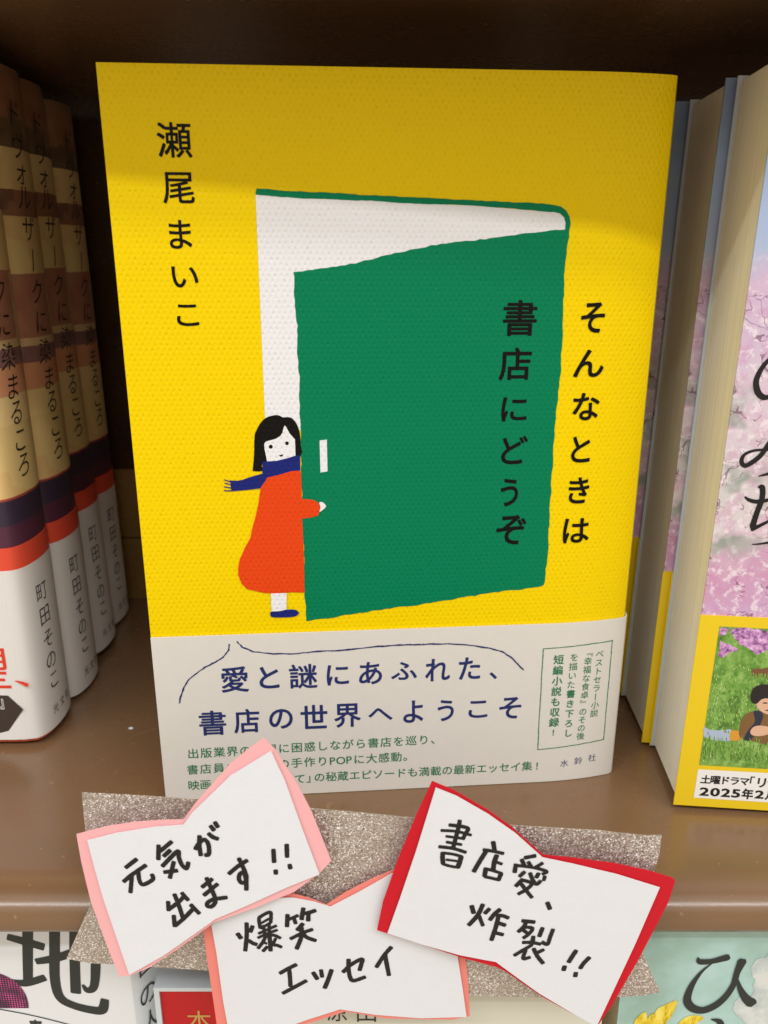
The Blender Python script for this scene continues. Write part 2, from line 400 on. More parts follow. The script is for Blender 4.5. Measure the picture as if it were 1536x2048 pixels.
# paper band round the foot of the yellow book
BZ = FB.px(305, 1274)[1]
BAND = m_paper("grey_white_band_paper", (226, 222, 213), .8, .2, .12)
v, f = shell_xy(offset_path(PATH, .0006), .0004, .0002, BZ); bd = link("paper_band", v, f, BAND, book); autosmooth(bd, 30)
bs = lambda u: front(u)-.0006
INKN = m_ink("band_navy_ink", (30, 42, 100), var=.10); INKG = m_ink("band_green_ink", (32, 112, 72), var=.25)
p = Print(bs, .00006); O1 = (300, 1220); O2 = (780, 1220); K = 3.072
for ch, bx, O in [("愛", (437, 340, 607, 498), O1), ("と", (672, 340, 795, 475), O1), ("謎", (855, 325, 1028, 475), O1), ("に", (1085, 330, 1222, 455), O1), ("あ", (1283, 312, 1425, 450), O1),
        ("ふ", (5, 312, 165, 422), O2), ("れ", (215, 292, 367, 430), O2), ("た", (420, 283, 553, 420), O2), ("、", (608, 375, 655, 418), O2),
        ("書", (303, 610, 470, 762), O1), ("店", (515, 600, 675, 748), O1), ("の", (732, 600, 878, 722), O1), ("世", (925, 575, 1090, 722), O1), ("界", (1130, 567, 1295, 713), O1), ("へ", (1340, 595, 1490, 670), O1),
        ("よ", (80, 548, 203, 685), O2), ("う", (290, 545, 390, 675), O2), ("こ", (480, 550, 597, 655), O2), ("そ", (668, 528, 803, 660), O2)]: fit_px(p, FB, ch, bx, O, K, .018)
p.obj("slogan_lettering", INKN, bd)
p = Print(bs, .00006)
for pts, O in (([(488, 207), (484, 240), (450, 283), (400, 315), (340, 345), (290, 380), (240, 420), (210, 470), (190, 530), (180, 575)], O1),
               ([(537, 190), (570, 222), (640, 250), (760, 262), (880, 262), (1000, 250), (1180, 240), (1400, 217), (1530, 207), (1650, 206), (1700, 203), (1830, 200), (1960, 208), (2080, 226), (2160, 247), (2220, 286), (2270, 340), (2296, 365)], O1)):
    a = FB.pxs(pts, O, K); d = []
    for i in range(len(a)-1):
        for j in range(4):
            t = j/4; d.append((a[i][0]*(1-t)+a[i+1][0]*t+random.uniform(-1, 1)*.00005, a[i][1]*(1-t)+a[i+1][1]*t+random.uniform(-1, 1)*.00007))
    p.stroke(d, [random.uniform(.00026, .00050) for _ in d], jit=.2)
p.obj("drawn_line_print", INKN, bd)
def text_line(pr, fr, txt, a, b, size, off=0.0, vert=False, depth=0.0, wx=1.0, slant=0.0):
    A = Vector(fr.px(*a, depth)); B = Vector(fr.px(*b, depth)); n = len(txt)
    for i, ch in enumerate(txt):
        q = A.lerp(B, i/max(1, n-1)); pr.char(ch, q.x, q.y, size, off, vert, wx, slant)
p = Print(bs, .00006); sz = .00295
text_line(p, FB, "出版業界の慣習に困惑しながら書店を巡り、", (387, 1505), (872, 1476), sz, .012)
text_line(p, FB, "書店員さんたちの手作り", (386, 1537), (645, 1520), sz, .012)
text_line(p, FB, "POP", (665, 1519), (698, 1517), sz*1.02, .012)
text_line(p, FB, "に大感動。", (718, 1516), (817, 1510), sz, .012)
text_line(p, FB, "映画「夜明けのすべて", (388, 1568), (600, 1555), sz, .012)
text_line(p, FB, "」", (624, 1553), (624, 1553), sz, .012)
text_line(p, FB, "の秘蔵エピソードも満載の最新エッセイ集", (639, 1552), (1053, 1530), sz*.98, .012)
text_line(p, FB, "!", (1073, 1529), (1073, 1529), sz, .012)
p.obj("blurb_lettering", INKG, bd)
p = Print(bs, .00006)
def Q2(x, y): return (780+x/K, 1220+y/K)
text_line(p, FB, "ベストセラー小説", Q2(1292, 275), Q2(1257, 640), .00225, .008, True)
text_line(p, FB, "『幸福な食卓』のその後", Q2(1222, 262), Q2(1170, 775), .00225, .008, True)
text_line(p, FB, "を描いた", Q2(1130, 288), Q2(1110, 455), .0023, .008, True)
text_line(p, FB, "書き下ろし", Q2(1108, 512), Q2(1092, 752), .0024, .02, True)
text_line(p, FB, "短編小説も収録", Q2(1033, 300), Q2(1004, 685), .0027, .02, True)
text_line(p, FB, "!", Q2(1000, 745), Q2(1000, 745), .0024, .02)
cr = [Q2(938, 232), Q2(1375, 198), Q2(1320, 808), Q2(903, 850)]
for i in range(4):
    a = Vector(FB.px(*cr[i])); b = Vector(FB.px(*cr[(i+1) % 4]))
    d = [tuple(a.lerp(b, t/14)+Vector((random.uniform(-1, 1), random.uniform(-1, 1)))*.00006) for t in range(15)]
    p.stroke(d, .00026, jit=.25)
p.obj("boxed_lettering", INKG, bd)
p = Print(bs, .00006); text_line(p, FB, "水鈴社", Q2(1068, 937), Q2(1245, 915), .0023, .0, False); p.obj("publisher_lettering", INKN, bd)

# ------------------------------------------------------------------ row of hardcovers at the left
ZT = .1990
def m_jacket():
    t = NT("sunset_watercolour_jacket", .5, .4); x, y, z = t.xyz()
    n = t.noise(120, 4, .6); n2 = t.noise(45, 3, .6, off=(3, 1, 7))
    zz = t.math('DIVIDE', t.math('ADD', z, t.math('MULTIPLY', t.math('SUBTRACT', n, .5), .0006)), .21)
    q = lambda a: a/.21
    c = t.ramp(zz, [(0, (232, 228, 222)), (q(.0600), (88, 46, 66)), (q(.0700), (58, 46, 66)), (q(.0778), (170, 70, 60)), (q(.0785), (240, 208, 138)), (q(.0990), (248, 216, 150)),
        (q(.1070), (226, 150, 112)), (q(.1155), (120, 66, 92)), (q(.1205), (226, 190, 140)), (q(.1225), (176, 106, 92)), (q(.1415), (250, 222, 152)), (q(.1580), (104, 42, 52)),
        (q(.1655), (246, 212, 146)), (q(.1768), (70, 24, 26)), (q(.1850), (98, 40, 36)), (q(.1960), (58, 20, 22))], 'CONSTANT')
    band = t.math('MULTIPLY', t.math('GREATER_THAN', y, .0185), t.math('MULTIPLY', t.math('GREATER_THAN', z, .1225), t.math('LESS_THAN', z, .1415)))
    c = t.mix(band, c, (226, 194, 146))
    sat = t.math('MULTIPLY', t.math('GREATER_THAN', z, .0785), t.ramp(n2, [(.50, (0, 0, 0)), (.525, (170, 170, 170))]))
    c = t.mix(t.math('MULTIPLY', sat, .55), c, (222, 140, 96)); c = t.mix(t.math('MULTIPLY', t.math('MULTIPLY', n, t.math('GREATER_THAN', z, .0785)), .25), c, (250, 226, 160))
    t.col(c); t.bump(t.noise(1500, 2), .00003, .5); return t.m
def spine_path(xl=-.128, d=.0262, sag=.0052):
    p = [(xl, 0.0), (xl*.5, 0.0), (-.006, 0.0), (-.0022, 0.0001), (-.0008, .0004)]
    for k in range(0, 15):
        a = -math.pi/2+math.pi*k/14
        p.append((sag*max(0, math.cos(a))**.75-.0003*(1-math.cos(a)), d/2+(d/2-.0005)*math.sin(a)))
    p += [(-.0010, d-.0003), (-.006, d), (xl, d)]; return p
SP = spine_path()
def spine_x(y):
    pts = [q for q in SP[4:-3]]
    for i in range(len(pts)-1):
        if pts[i][1] <= y <= pts[i+1][1] or i == len(pts)-2:
            t = (y-pts[i][1])/max(1e-9, pts[i+1][1]-pts[i][1]); return pts[i][0]*(1-t)+pts[i+1][0]*t
LX = [(-.1116, .0280), (-.1112, .0548), (-.1140, .0830), (-.1170, .1115)]
LABL = ["front hardcover of the left row, orange board showing under its white band",
        "second hardcover from the front in the left row of sunset spines",
        "third hardcover from the front in the left row of sunset spines",
        "rearmost hardcover of the left row, its spine nearest the bookcase back"]
hb = thing("hardcover_book", LABL[0], "book", (LX[0][0], LX[0][1], 0), 0, "copies of one hardcover lined up at the left")
v, f = shell_xy(offset_path(SP, -.0005), .0018, .0003, ZT-.0006); o = link("cover_board", v, f, m_paper("orange_board", (206, 92, 50)), hb); autosmooth(o, 30)
v, f = prism_xy([(-.120, .0030), (-.004, .0030), (.0005, .008), (.0005, .018), (-.004, .0232), (-.120, .0232)], .003, ZT-.004); link("page_block", v, f, m_pages("hardcover_page_edges"), hb)
v, f = shell_xy(SP, .0003, .0002, ZT); lj = link("dust_jacket", v, f, m_jacket(), hb); autosmooth(lj, 30)
def m_obi():
    t = NT("white_ribbed_band", .55, .35); x, y, z = t.xyz()
    c = t.ramp(t.math('MULTIPLY', z, 10), [(0, (234, 231, 226)), (.569, (238, 84, 58))], 'CONSTANT'); t.col(c)
    w = t.math('SINE', t.math('MULTIPLY', t.math('ADD', t.math('ADD', x, t.math('MULTIPLY', y, .6)), t.math('MULTIPLY', t.noise(90, 2), .0012)), 2*math.pi/.0011))
    t.bump(t.math('ADD', t.math('MULTIPLY', w, t.math('LESS_THAN', x, -.0005)), t.noise(1200, 2)), .00003, .6); return t.m
v, f = shell_xy(offset_path(SP, .0004), .0003, .0001, .0640); lo = link("paper_band", v, f, m_obi(), hb); autosmooth(lo, 30)
class SpinePrint(Print):
    """u runs round the spine (local depth), lies on the rounded back"""
    def __init__(s, off): s.off = off; s.mb = MB(); s.k = 0
    def pt(s, u, v, extra=0): u2 = min(max(u, .0004), .0257); return (spine_x(u2)+s.off+extra, u2, v)
THIN = m_ink("spine_black_ink", (38, 30, 28), var=.1)
p = SpinePrint(.00012)
tz = [z+.0018 for z in [.1850, .1760, .1690, .1618, .1530, .1440, .1345, .1255, .1165, .1080, .1005, .0925, .0850]]
for ch, z in zip("ドヴォルザークに染まるころ", tz):
    p.char(ch, .0108, z, .0072, -.004, ch == 'ー', 1.0, .2)
p.obj("title_lettering", THIN, lj)
p = SpinePrint(.00050)
for ch, z in zip("町田そのこ", [.0465, .0385, .0305, .0230, .0160]): p.char(ch, .0098, z, .0060, -.004)
for i, ch in enumerate("光文社"): p.char(ch, .0085+.0045*i, .0062, .0030, 0)
p.obj("author_lettering", THIN, lo)
FL = Frame(LX[0][0], LX[0][1], 0, 0); zero = lambda u: 0.0
RED = m_ink("red_band_ink", (226, 60, 36)); DRK = m_ink("dark_brown_ink", (62, 50, 44))
p = Print(zero, .00048)
K4 = ((0, 800), 2.924)
fit_px(p, FL, "望", (-175, 1470, 75, 1710), K4[0], K4[1], .0)
p.stroke(FL.pxs([(115, 1668), (150, 1678), (180, 1690)], *K4), [.0003, .0009, .0014], cap=.4); p.obj("headline_lettering", RED, lo)
p = Print(zero, .00048); p.poly(FL.pxs([(-120, 1745), (72, 1752), (160, 1832), (75, 1955), (-120, 2005)], *K4)); hx = p.obj("tag_print", DRK, lo)
p = Print(zero, .00054); 
for ch, bx in (("さ", (-40, 1775, 20, 1835)), ("』", (25, 1770, 48, 1830))): fit_px(p, FL, ch, bx, *K4, off=.01)
p.obj("tag_lettering", m_ink("white_ink", (240, 238, 232)), lo)
# three more copies behind it
def copy_tree(o, parent=None):
    c = o.copy(); COL.objects.link(c)
    if parent: c.parent = parent
    for ch in list(o.children): copy_tree(ch, c)
    return c
LEAN = (.010, .011, .022, .009)     # the stack rests against its neighbours, leaning a little to the left
hb.rotation_euler.y = -LEAN[0]; hb.location.z = .124*LEAN[0]; hb.location.y -= .0016
for i in (1, 2, 3):
    c = copy_tree(hb); c.location = (LX[i][0], LX[i][1], 0); c["label"] = LABL[i]
    c.rotation_euler = (0, -LEAN[i], (0, .01, -.012, .015)[i]); c.location.z = .124*LEAN[i]; c.location.y -= .0016

lj.location.z = .0014; lj.rotation_euler.y = .006; lo.parent = lj.parent; lo.location.z = .0014; lo.rotation_euler.y = .006   # the front copy's wrappers have ridden up

# ------------------------------------------------------------------ row of paperbacks at the right
RW, RT, RH = .128, .0285, .1885
def m_blossom(name="blossom_watercolour"):
    t = NT(name, .45, .4); x, y, z = t.xyz()
    zn = t.math('DIVIDE', t.math('ADD', z, t.math('MULTIPLY', t.math('SUBTRACT', t.noise(55, 3), .5), .030)), .19)
    base = t.ramp(zn, [(0, (190, 150, 196)), (.30, (206, 170, 206)), (.36, (208, 160, 190)), (.42, (224, 212, 214)), (.50, (208, 204, 202)), (.56, (222, 206, 216)), (.66, (212, 190, 214)), (.72, (214, 186, 212)), (.78, (178, 192, 220)), (.90, (158, 184, 222)), (1, (120, 140, 170))])
    pk = t.ramp(t.noise(170, 4, .65, off=(1, 5, 2)), [(.46, (0, 0, 0)), (.58, (255, 255, 255))])
    low = t.ramp(zn, [(.70, (255, 255, 255)), (.78, (0, 0, 0))])
    c = t.mix(t.math('MULTIPLY', t.math('MULTIPLY', pk, low), .42), base, (206, 140, 184))
    wt = t.ramp(t.noise(420, 3, .7, off=(9, 3, 2)), [(.52, (0, 0, 0)), (.62, (255, 255, 255))])
    c = t.mix(t.math('MULTIPLY', t.math('MULTIPLY', wt, low), .65), c, (246, 236, 240))
    gm = t.ramp(t.noise(75, 3, .6, off=(2, 8, 31)), [(.50, (0, 0, 0)), (.60, (255, 255, 255))])
    mid = t.ramp(zn, [(.36, (0, 0, 0)), (.42, (255, 255, 255)), (.56, (255, 255, 255)), (.62, (0, 0, 0))])
    c = t.mix(t.math('MULTIPLY', t.math('MULTIPLY', gm, mid), .8), c, (132, 150, 134))
    vo = t.n("ShaderNodeTexVoronoi", feature='DISTANCE_TO_EDGE'); vo.inputs["Scale"].default_value = 190
    wp = t.n("ShaderNodeTexNoise"); wp.inputs["Scale"].default_value = 210; t.l(t.oc, wp.inputs["Vector"])
    ad = t.n("ShaderNodeVectorMath", operation='MULTIPLY_ADD'); t.l(wp.outputs["Color"], ad.inputs[0]); ad.inputs[1].default_value = (.009, .009, .009); t.l(t.oc, ad.inputs[2]); t.l(ad.outputs[0], vo.inputs["Vector"])
    br = t.math('MULTIPLY', t.math('LESS_THAN', vo.outputs["Distance"], .020), t.math('GREATER_THAN', t.noise(100, 2, off=(7, 7, 1)), .5))
    c = t.mix(t.math('MULTIPLY', t.math('MULTIPLY', br, low), .7), c, (110, 62, 92))
    t.col(c); return t.m
BLO = m_blossom(); OBY = m_paper("yellow_band_paper", (240, 206, 30), .5, .4, .06)
PGS = m_pages("page_edges_ivory", (247, 241, 218))
RL = .013; FA = Frame(.0814, -.0040, .124*RL, -math.radians(4.8), RL)
LABR = ["front blossom cover paperback of the right row with a photo on its yellow band",
        "second blossom paperback of the right row, its page edges showing behind the front copy",
        "rearmost blossom paperback, a grey sliver beside the yellow book"]
ra = thing("blossom_book", LABR[0], "book", FA.o, FA.yaw, "copies of one blossom paperback at the right"); ra.rotation_euler.y = RL
m = MB(); m.box((0, 0, .0004), (RW, .00045, RH)); m.obj("front_cover", BLO, ra)
bv = m_paper("pale_back_cover", (190, 198, 206), .5, .4)
m = MB(); m.box((0, RT-.00045, .0004), (RW, RT, RH)); m.obj("back_cover", bv, ra)
m = MB(); m.box((RW-.0004, .0006, .0004), (RW, RT-.0006, RH)); m.obj("spine_cover", BLO, ra)
m = MB(); m.box((.0009, .0006, .0012), (RW-.0006, RT-.0006, RH-.0012)); m.obj("page_block", PGS, ra)
OZ = FA.px(1400, 1229)[1]
m = MB(); m.box((-.0003, -.0003, .0001), (RW, 0, OZ)); m.box((-.0003, RT, .0001), (RW, RT+.0003, OZ)); ob = m.obj("paper_band", OBY, ra)
bsur = lambda u: -.0003
K7 = ((1236, 1000), 3.15)
def m_meadow():
    t = NT("meadow_photo_print", .4, .4); x, y, z = t.xyz()
    a = t.noise(300, 4, .7, stretch=(1, 1, .6)); b = t.noise(1400, 3, .7)
    c = t.ramp(t.math('ADD', t.math('MULTIPLY', a, .65), t.math('MULTIPLY', b, .35)), [(.34, (70, 104, 40)), (.46, (104, 150, 62)), (.55, (134, 176, 84)), (.68, (178, 206, 126))])
    t.col(c); return t.m
photo = FA.pxs([(637, 792), (1700, 850), (1700, 1735), (508, 1665)], *K7)
p = Print(bsur, .00005); p.poly(photo); p.obj("photo_print", m_meadow(), ob)
tz0 = photo[0][1]
bl = NT("photo_blossom_print", .4, .4); n = bl.noise(700, 4, .7); bl.col(bl.ramp(n, [(.36, (92, 74, 104)), (.46, (176, 116, 176)), (.58, (222, 170, 216)), (.7, (240, 214, 236))]))
p = Print(bsur, .00009)
for pts in ([(640, 880), (690, 900), (750, 930), (748, 950), (690, 960), (660, 990), (630, 975)], [(700, 810), (760, 800), (860, 810), (1000, 830), (1200, 860), (1200, 990), (1000, 960), (940, 940), (880, 970), (830, 940), (760, 905), (730, 870)], [(645, 800), (690, 800), (680, 840), (640, 850)]):
    p.poly(rough_edge(FA.pxs(pts, *K7), step=.0006, amp=.0003))
p.obj("blossom_print", bl.m, ob)
def flat(name, off, rgb, polys, parent, fr, K, sm=True, var=.2):
    p = Print(bsur, off)
    for q in polys:
        a = fr.pxs(q, *K); p.poly(smooth_closed(a, 3) if sm else a)
    return p.obj(name, m_ink(name+"_ink", rgb, var=var), parent)
flat("horse_print", .00009, (120, 78, 50), [[(840, 1108), (838, 1080), (846, 1062), (866, 1055), (900, 1060), (935, 1052), (960, 1040), (975, 1048), (962, 1062), (955, 1078), (940, 1088), (936, 1112), (930, 1112), (928, 1088), (918, 1090), (916, 1110), (910, 1110), (908, 1088), (882, 1086), (878, 1112), (872, 1112), (870, 1090), (862, 1086), (858, 1108), (852, 1108), (853, 1080), (848, 1076), (846, 1106)]], ob, FA, K7, False)
flat("jeans_print", .00009, (170, 184, 206), [[(540, 1425), (575, 1442), (640, 1446), (712, 1442), (712, 1508), (640, 1510), (570, 1500), (538, 1480)]], ob, FA, K7)
flat("boot_print", .00012, (214, 150, 50), [[(708, 1450), (770, 1455), (780, 1500), (708, 1510)]], ob, FA, K7)
flat("jacket_print", .00013, (122, 88, 48), [[(765, 1490), (765, 1410), (795, 1350), (860, 1322), (930, 1330), (1060, 1360), (1080, 1540), (960, 1540), (850, 1515)]], ob, FA, K7)
flat("shirt_print", .00016, (40, 46, 62), [[(850, 1325), (900, 1330), (905, 1380), (840, 1500), (790, 1500), (820, 1440), (860, 1390)]], ob, FA, K7)
flat("face_print", .00018, (222, 176, 146), [[(866, 1270), (880, 1220), (940, 1210), (1010, 1220), (1000, 1310), (960, 1345), (920, 1338), (880, 1310)], [(830, 1460), (840, 1432), (880, 1415), (950, 1425), (960, 1460), (900, 1480), (850, 1478)]], ob, FA, K7)
flat("hair_print", .00021, (34, 28, 30), [[(832, 1245), (842, 1190), (885, 1160), (960, 1158), (1030, 1180), (1030, 1260), (1000, 1262), (940, 1244), (900, 1250), (872, 1276), (845, 1272)]], ob, FA, K7)
flat("features_print", .00023, (70, 48, 44), [[(905, 1272), (925, 1268), (940, 1273), (922, 1277)], [(920, 1318), (945, 1314), (960, 1318), (940, 1323)]], ob, FA, K7, True)
rg = random.Random(3)
for nm, rgb, y0, y1, n in (("dark_grass_print", (66, 96, 40), 1180, 1660, 170), ("light_grass_print", (176, 206, 112), 1000, 1655, 150), ("grass_tuft_print", (122, 166, 66), 1500, 1650, 120)):
    p = Print(bsur, .00026 if 'tuft' in nm else .00007)
    for k in range(n):
        y = rg.uniform(y0, y1); x = rg.uniform(637-(y-792)*.147+8, 1010); L = rg.uniform(8, 26)*(.6+.8*(y-1000)/650); dx = rg.uniform(-.5, .5)*L
        a = FA.pxs([(x, y), (x+dx*.4, max(1000, y-L*.6)), (x+dx, max(996, y-L))], *K7)
        p.stroke(a, [.00022, .00018, .00006], cap=.1)
    p.obj(nm, m_ink(nm+"_ink", rgb, var=.5), ob)
flat("caption_panel_print", .00005, (242, 240, 236), [[(503, 1692), (1500, 1745), (1500, 1935), (475, 1870)]], ob, FA, K7, False, .05)
p = Print(bsur, .00010)
def q7(x, y): return (1236+x/3.15, 1000+y/3.15)
text_line(p, FA, "土曜ドラマ", q7(550, 1756), q7(793, 1768), .0025, .03)
text_line(p, FA, "「", q7(818, 1768), q7(818, 1768), .0029, .02)
text_line(p, FA, "リラの花", q7(902, 1776), q7(1110, 1788), .0031, .03)
for ch, b in (("2", (510, 1805, 572, 1858)), ("0", (578, 1808, 640, 1862)), ("2", (646, 1812, 706, 1866)), ("5", (712, 1816, 768, 1870)), ("年", (776, 1812, 850, 1880)), ("2", (858, 1824, 918, 1876)), ("月", (924, 1822, 990, 1886))):
    fit_px(p, FA, ch, b, *K7, off=.035)
p.obj("caption_lettering", m_ink("caption_black_ink", (30, 26, 26), var=.05), ob)
p = Print(zero, .00012); KB = ((1440, 660), 4.448)
for pts, ws in (([(450, 250), (400, 300), (350, 375), (320, 460), (335, 550), (385, 598), (450, 590)], [6, 7, 8, 9, 10, 9, 6]),
                ([(470, 960), (427, 1020), (360, 1115), (270, 1185), (215, 1205), (190, 1165), (220, 1105), (320, 1068), (470, 1065)], [8, 8, 8, 8, 7, 7, 5, 4, 4]),
                ([(345, 1298), (400, 1285), (480, 1265)], [2, 4, 7]), ([(345, 1395), (375, 1400), (372, 1500), (325, 1630), (290, 1740)], [4, 9, 9, 9, 10]),
                ([(290, 1765), (350, 1740), (470, 1680)], [9, 6, 4]), ([(222, 1485), (262, 1512), (340, 1525), (480, 1500)], [3, 6, 7, 5]), ([(285, 1905), (360, 1900), (480, 1880)], [1.5, 3, 5])):
    p.stroke(FA.pxs(pts, *KB), [w*.000150 for w in ws], cap=.4)
p.obj("title_lettering", m_ink("title_black_ink", (24, 20, 22), var=.05), ra)
for i, (x, y, yaw) in ((1, (.0818, .0264, -3.0)), (2, (.0800, .0572, -3.5))):
    c = copy_tree(ra); c.location = (x, y, .124*RL); c.rotation_euler.z = math.radians(yaw); c["label"] = LABR[i]

# ------------------------------------------------------------------ glitter strip and three bow-shaped notes
GY = -.0415
FG = Frame(0, GY, 0, 0)
def curl(u, v):
    return -.0012*math.sin(u*38+.6)-.0035*max(0, (u-.045)/.02)**2*(1 if v > .01 else .3)
def grid_plate(name, pts, y, th, mat, parent=None, curve=None, cell=.006):
    """thin sheet cut into cells so that it can bend"""
    bm = bmesh.new(); vs = [bm.verts.new((a, 0, b)) for a, b in pts]; bm.faces.new(vs)
    xs = [p[0] for p in pts]; zs = [p[1] for p in pts]
    x = min(xs)+cell
    while x < max(xs):
        bmesh.ops.bisect_plane(bm, geom=bm.verts[:]+bm.edges[:]+bm.faces[:], plane_co=(x, 0, 0), plane_no=(1, 0, 0)); x += cell
    z = min(zs)+cell
    while z < max(zs):
        bmesh.ops.bisect_plane(bm, geom=bm.verts[:]+bm.edges[:]+bm.faces[:], plane_co=(0, 0, z), plane_no=(0, 0, 1)); z += cell
    for v in bm.verts: v.co.y = y+(curve(v.co.x, v.co.z) if curve else 0)
    for fc in bm.faces:
        if fc.normal.y > 0: fc.normal_flip()
    r = bmesh.ops.extrude_face_region(bm, geom=bm.faces[:])
    for g in r["geom"]:
        if isinstance(g, bmesh.types.BMVert): g.co.y += th
    bmesh.ops.recalc_face_normals(bm, faces=bm.faces[:])
    me = bpy.data.meshes.new(name); bm.to_mesh(me); bm.free(); me.materials.append(mat)
    o = bpy.data.objects.new(name, me); COL.objects.link(o)
    if parent: o.parent = parent
    return o
gl = FG.pxs([(160, 1592), (280, 1599), (420, 1608), (560, 1615), (700, 1622), (824, 1631), (1019, 1644), (1143, 1653), (1253, 1660), (1290, 1659), (1315, 1654), (1311, 1690), (1298, 1739), (1276, 1800), (1262, 1850),
    (1287, 1908), (1317, 1975), (1285, 1984), (1240, 1988), (1100, 1988), (937, 1982), (700, 1968), (425, 1949), (306, 1943), (231, 1937), (172, 1933), (130, 1923), (158, 1860), (181, 1809), (172, 1720)])
o = grid_plate("glitter_ribbon", gl, GY, .0003, m_glitter(), None, curl); tag(o, "sparkling beige glitter paper strip behind the three bow notes on the shelf edge", "paper strip")

WP = m_paper("white_note_paper", (230, 232, 236), .7, .25, .10, .00006)
MARK = m_ink("black_marker_ink", (14, 13, 16), .38, .4, .30)
def note(label, out, inn, ydepth, mat, lines, wpx, bend, origin):
    fr = Frame(origin[0], ydepth, origin[1], 0)
    t = thing("bow_note", label, "note", (origin[0], ydepth, origin[1]), 0, "bow shaped notes stuck along the shelf edge")
    grid_plate("paper_backing", fr.pxs(out), 0, .00022, mat, t, bend, .008)
    grid_plate("white_paper", fr.pxs(inn), -.0005, .00018, WP, t, bend, .008)
    class BP(Print):
        def pt(s, u, v, extra=0): return (u, bend(u, v)-.0005-s.off-extra, v)
    p = BP(zero, .00005)
    for org, k, strokes in lines:
        for st in strokes:
            w = wpx
            if isinstance(st[0], (int, float)): w = st[0]; st = st[1:]
            a = fr.pxs(st, org, k, -.0005); p.stroke(a, w*.000120, cap=.30, jit=.05)
    p.obj("handwriting", MARK, t); return t
PINK = m_paper("light_pink_paper", (244, 180, 182), .7, .25, .05); SALM = m_paper("salmon_paper", (240, 138, 126), .7, .25, .05); REDP = m_paper("red_paper", (206, 24, 40), .7, .25, .07)
A = ((230, 1620), 7.68); B = ((320, 1640), 5.12); C = ((460, 1790), 7.68); D = ((540, 1870), 5.908); E_ = ((860, 1620), 6.144); G_ = ((920, 1790), 5.486)
gen = [[(165, 890), (325, 765)], [(135, 1100), (260, 995), (470, 850)], [(255, 1010), (250, 1130), (240, 1255)], [(360, 960), (375, 1070), (425, 1135), (520, 1100), (590, 1045), (572, 985)],
       [(668, 550), (668, 750)], [(700, 625), (865, 490)], [(755, 700), (845, 618)], [(735, 850), (850, 730), (970, 625), (985, 720), (1035, 830), (1105, 880), (1130, 795)], [(765, 940), (955, 915)], [(905, 790), (850, 1020)]]
ga = [[(365, 290), (400, 235), (450, 198), (490, 230), (505, 300), (498, 345), (468, 350)], [(405, 165), (405, 260), (420, 350)], [(500, 140), (540, 172), (590, 190)], [(520, 65), (550, 102)], [(562, 30), (590, 72)],
      [(90, 820), (95, 900)], [(100, 890), (190, 825), (245, 770)], [(232, 730), (292, 795)], [(155, 745), (200, 850), (240, 965)], [(150, 955), (160, 1055)], [(165, 1050), (250, 980), (350, 880)], [(325, 845), (408, 925)],
      [(440, 665), (535, 590)], [(460, 745), (590, 640)], [(482, 580), (525, 670), (568, 770), (568, 825), (530, 860), (490, 850), (500, 815), (560, 785), (620, 778), (685, 770)],
      [(712, 535), (800, 465), (890, 410)], [(810, 390), (850, 470), (885, 560), (880, 615), (840, 628), (812, 590), (822, 540), (860, 530), (885, 600), (888, 695)],
      [(1160, 312), (1168, 430)], [(1184, 518), (1187, 548)], [(1295, 268), (1300, 385)], [(1326, 468), (1334, 500)]]
note("light pink bow note reading 元気が出ます!!, its tip over the grey white band",
     [(149, 1676), (210, 1658), (271, 1647), (330, 1642), (366, 1641), (392, 1606), (460, 1531), (500, 1500), (526, 1483), (547, 1504), (592, 1572), (622, 1629), (662, 1727), (639, 1750), (588, 1784), (510, 1812), (431, 1838), (354, 1893), (300, 1928), (267, 1943), (241, 1948), (215, 1890), (180, 1804), (160, 1730)],
     [(173, 1684), (233, 1667), (309, 1653), (367, 1648), (384, 1625), (460, 1553), (541, 1506), (569, 1565), (607, 1667), (639, 1749), (573, 1772), (498, 1803), (433, 1829), (331, 1900), (262, 1940), (207, 1795), (188, 1735)],
     -.0455, PINK, [(*A, gen), (*B, ga)], 8.7, lambda u, v: -.0010*math.cos(u*60)+.0008*v/.02, (-.04, .0))
baku = [(10, (125, 575), (170, 635)), [(260, 410), (262, 600), (240, 825)], [(350, 455), (320, 535)], [(300, 675), (350, 710), (408, 730)],
        (7.5, (450, 330), (455, 400), (470, 475)), (7.5, (450, 320), (530, 268), (625, 232), (635, 300), (630, 385)), (5.5, (490, 400), (600, 335)), (6.5, (480, 480), (620, 400)),
        (6.5, (520, 440), (540, 590)), (6.5, (605, 420), (612, 570)), (6.5, (450, 560), (600, 490), (712, 440)), (6.5, (440, 625), (580, 560), (725, 505)),
        (7.5, (560, 590), (510, 690), (440, 785)), (7.5, (640, 580), (700, 590), (775, 625)), (9, (605, 560), (622, 700), (628, 820)), (6, (500, 690), (565, 715)), (7.5, (575, 765), (515, 830)), (7, (705, 640), (665, 720)), (8, (670, 735), (730, 740), (790, 765)),
        [(888, 275), (885, 350), (880, 445)], (7.5, (900, 345), (1045, 282)), (8, (985, 320), (1012, 400)), [(1130, 175), (1115, 260), (1105, 335)], [(1140, 250), (1220, 235), (1310, 205)], (9, (1208, 255), (1205, 355)),
        [(1120, 410), (1040, 500)], (8, (940, 635), (1050, 580), (1160, 530), (1265, 495)), (9, (1105, 470), (1095, 620), (1030, 785)), (9, (1120, 560), (1190, 620), (1315, 665))]
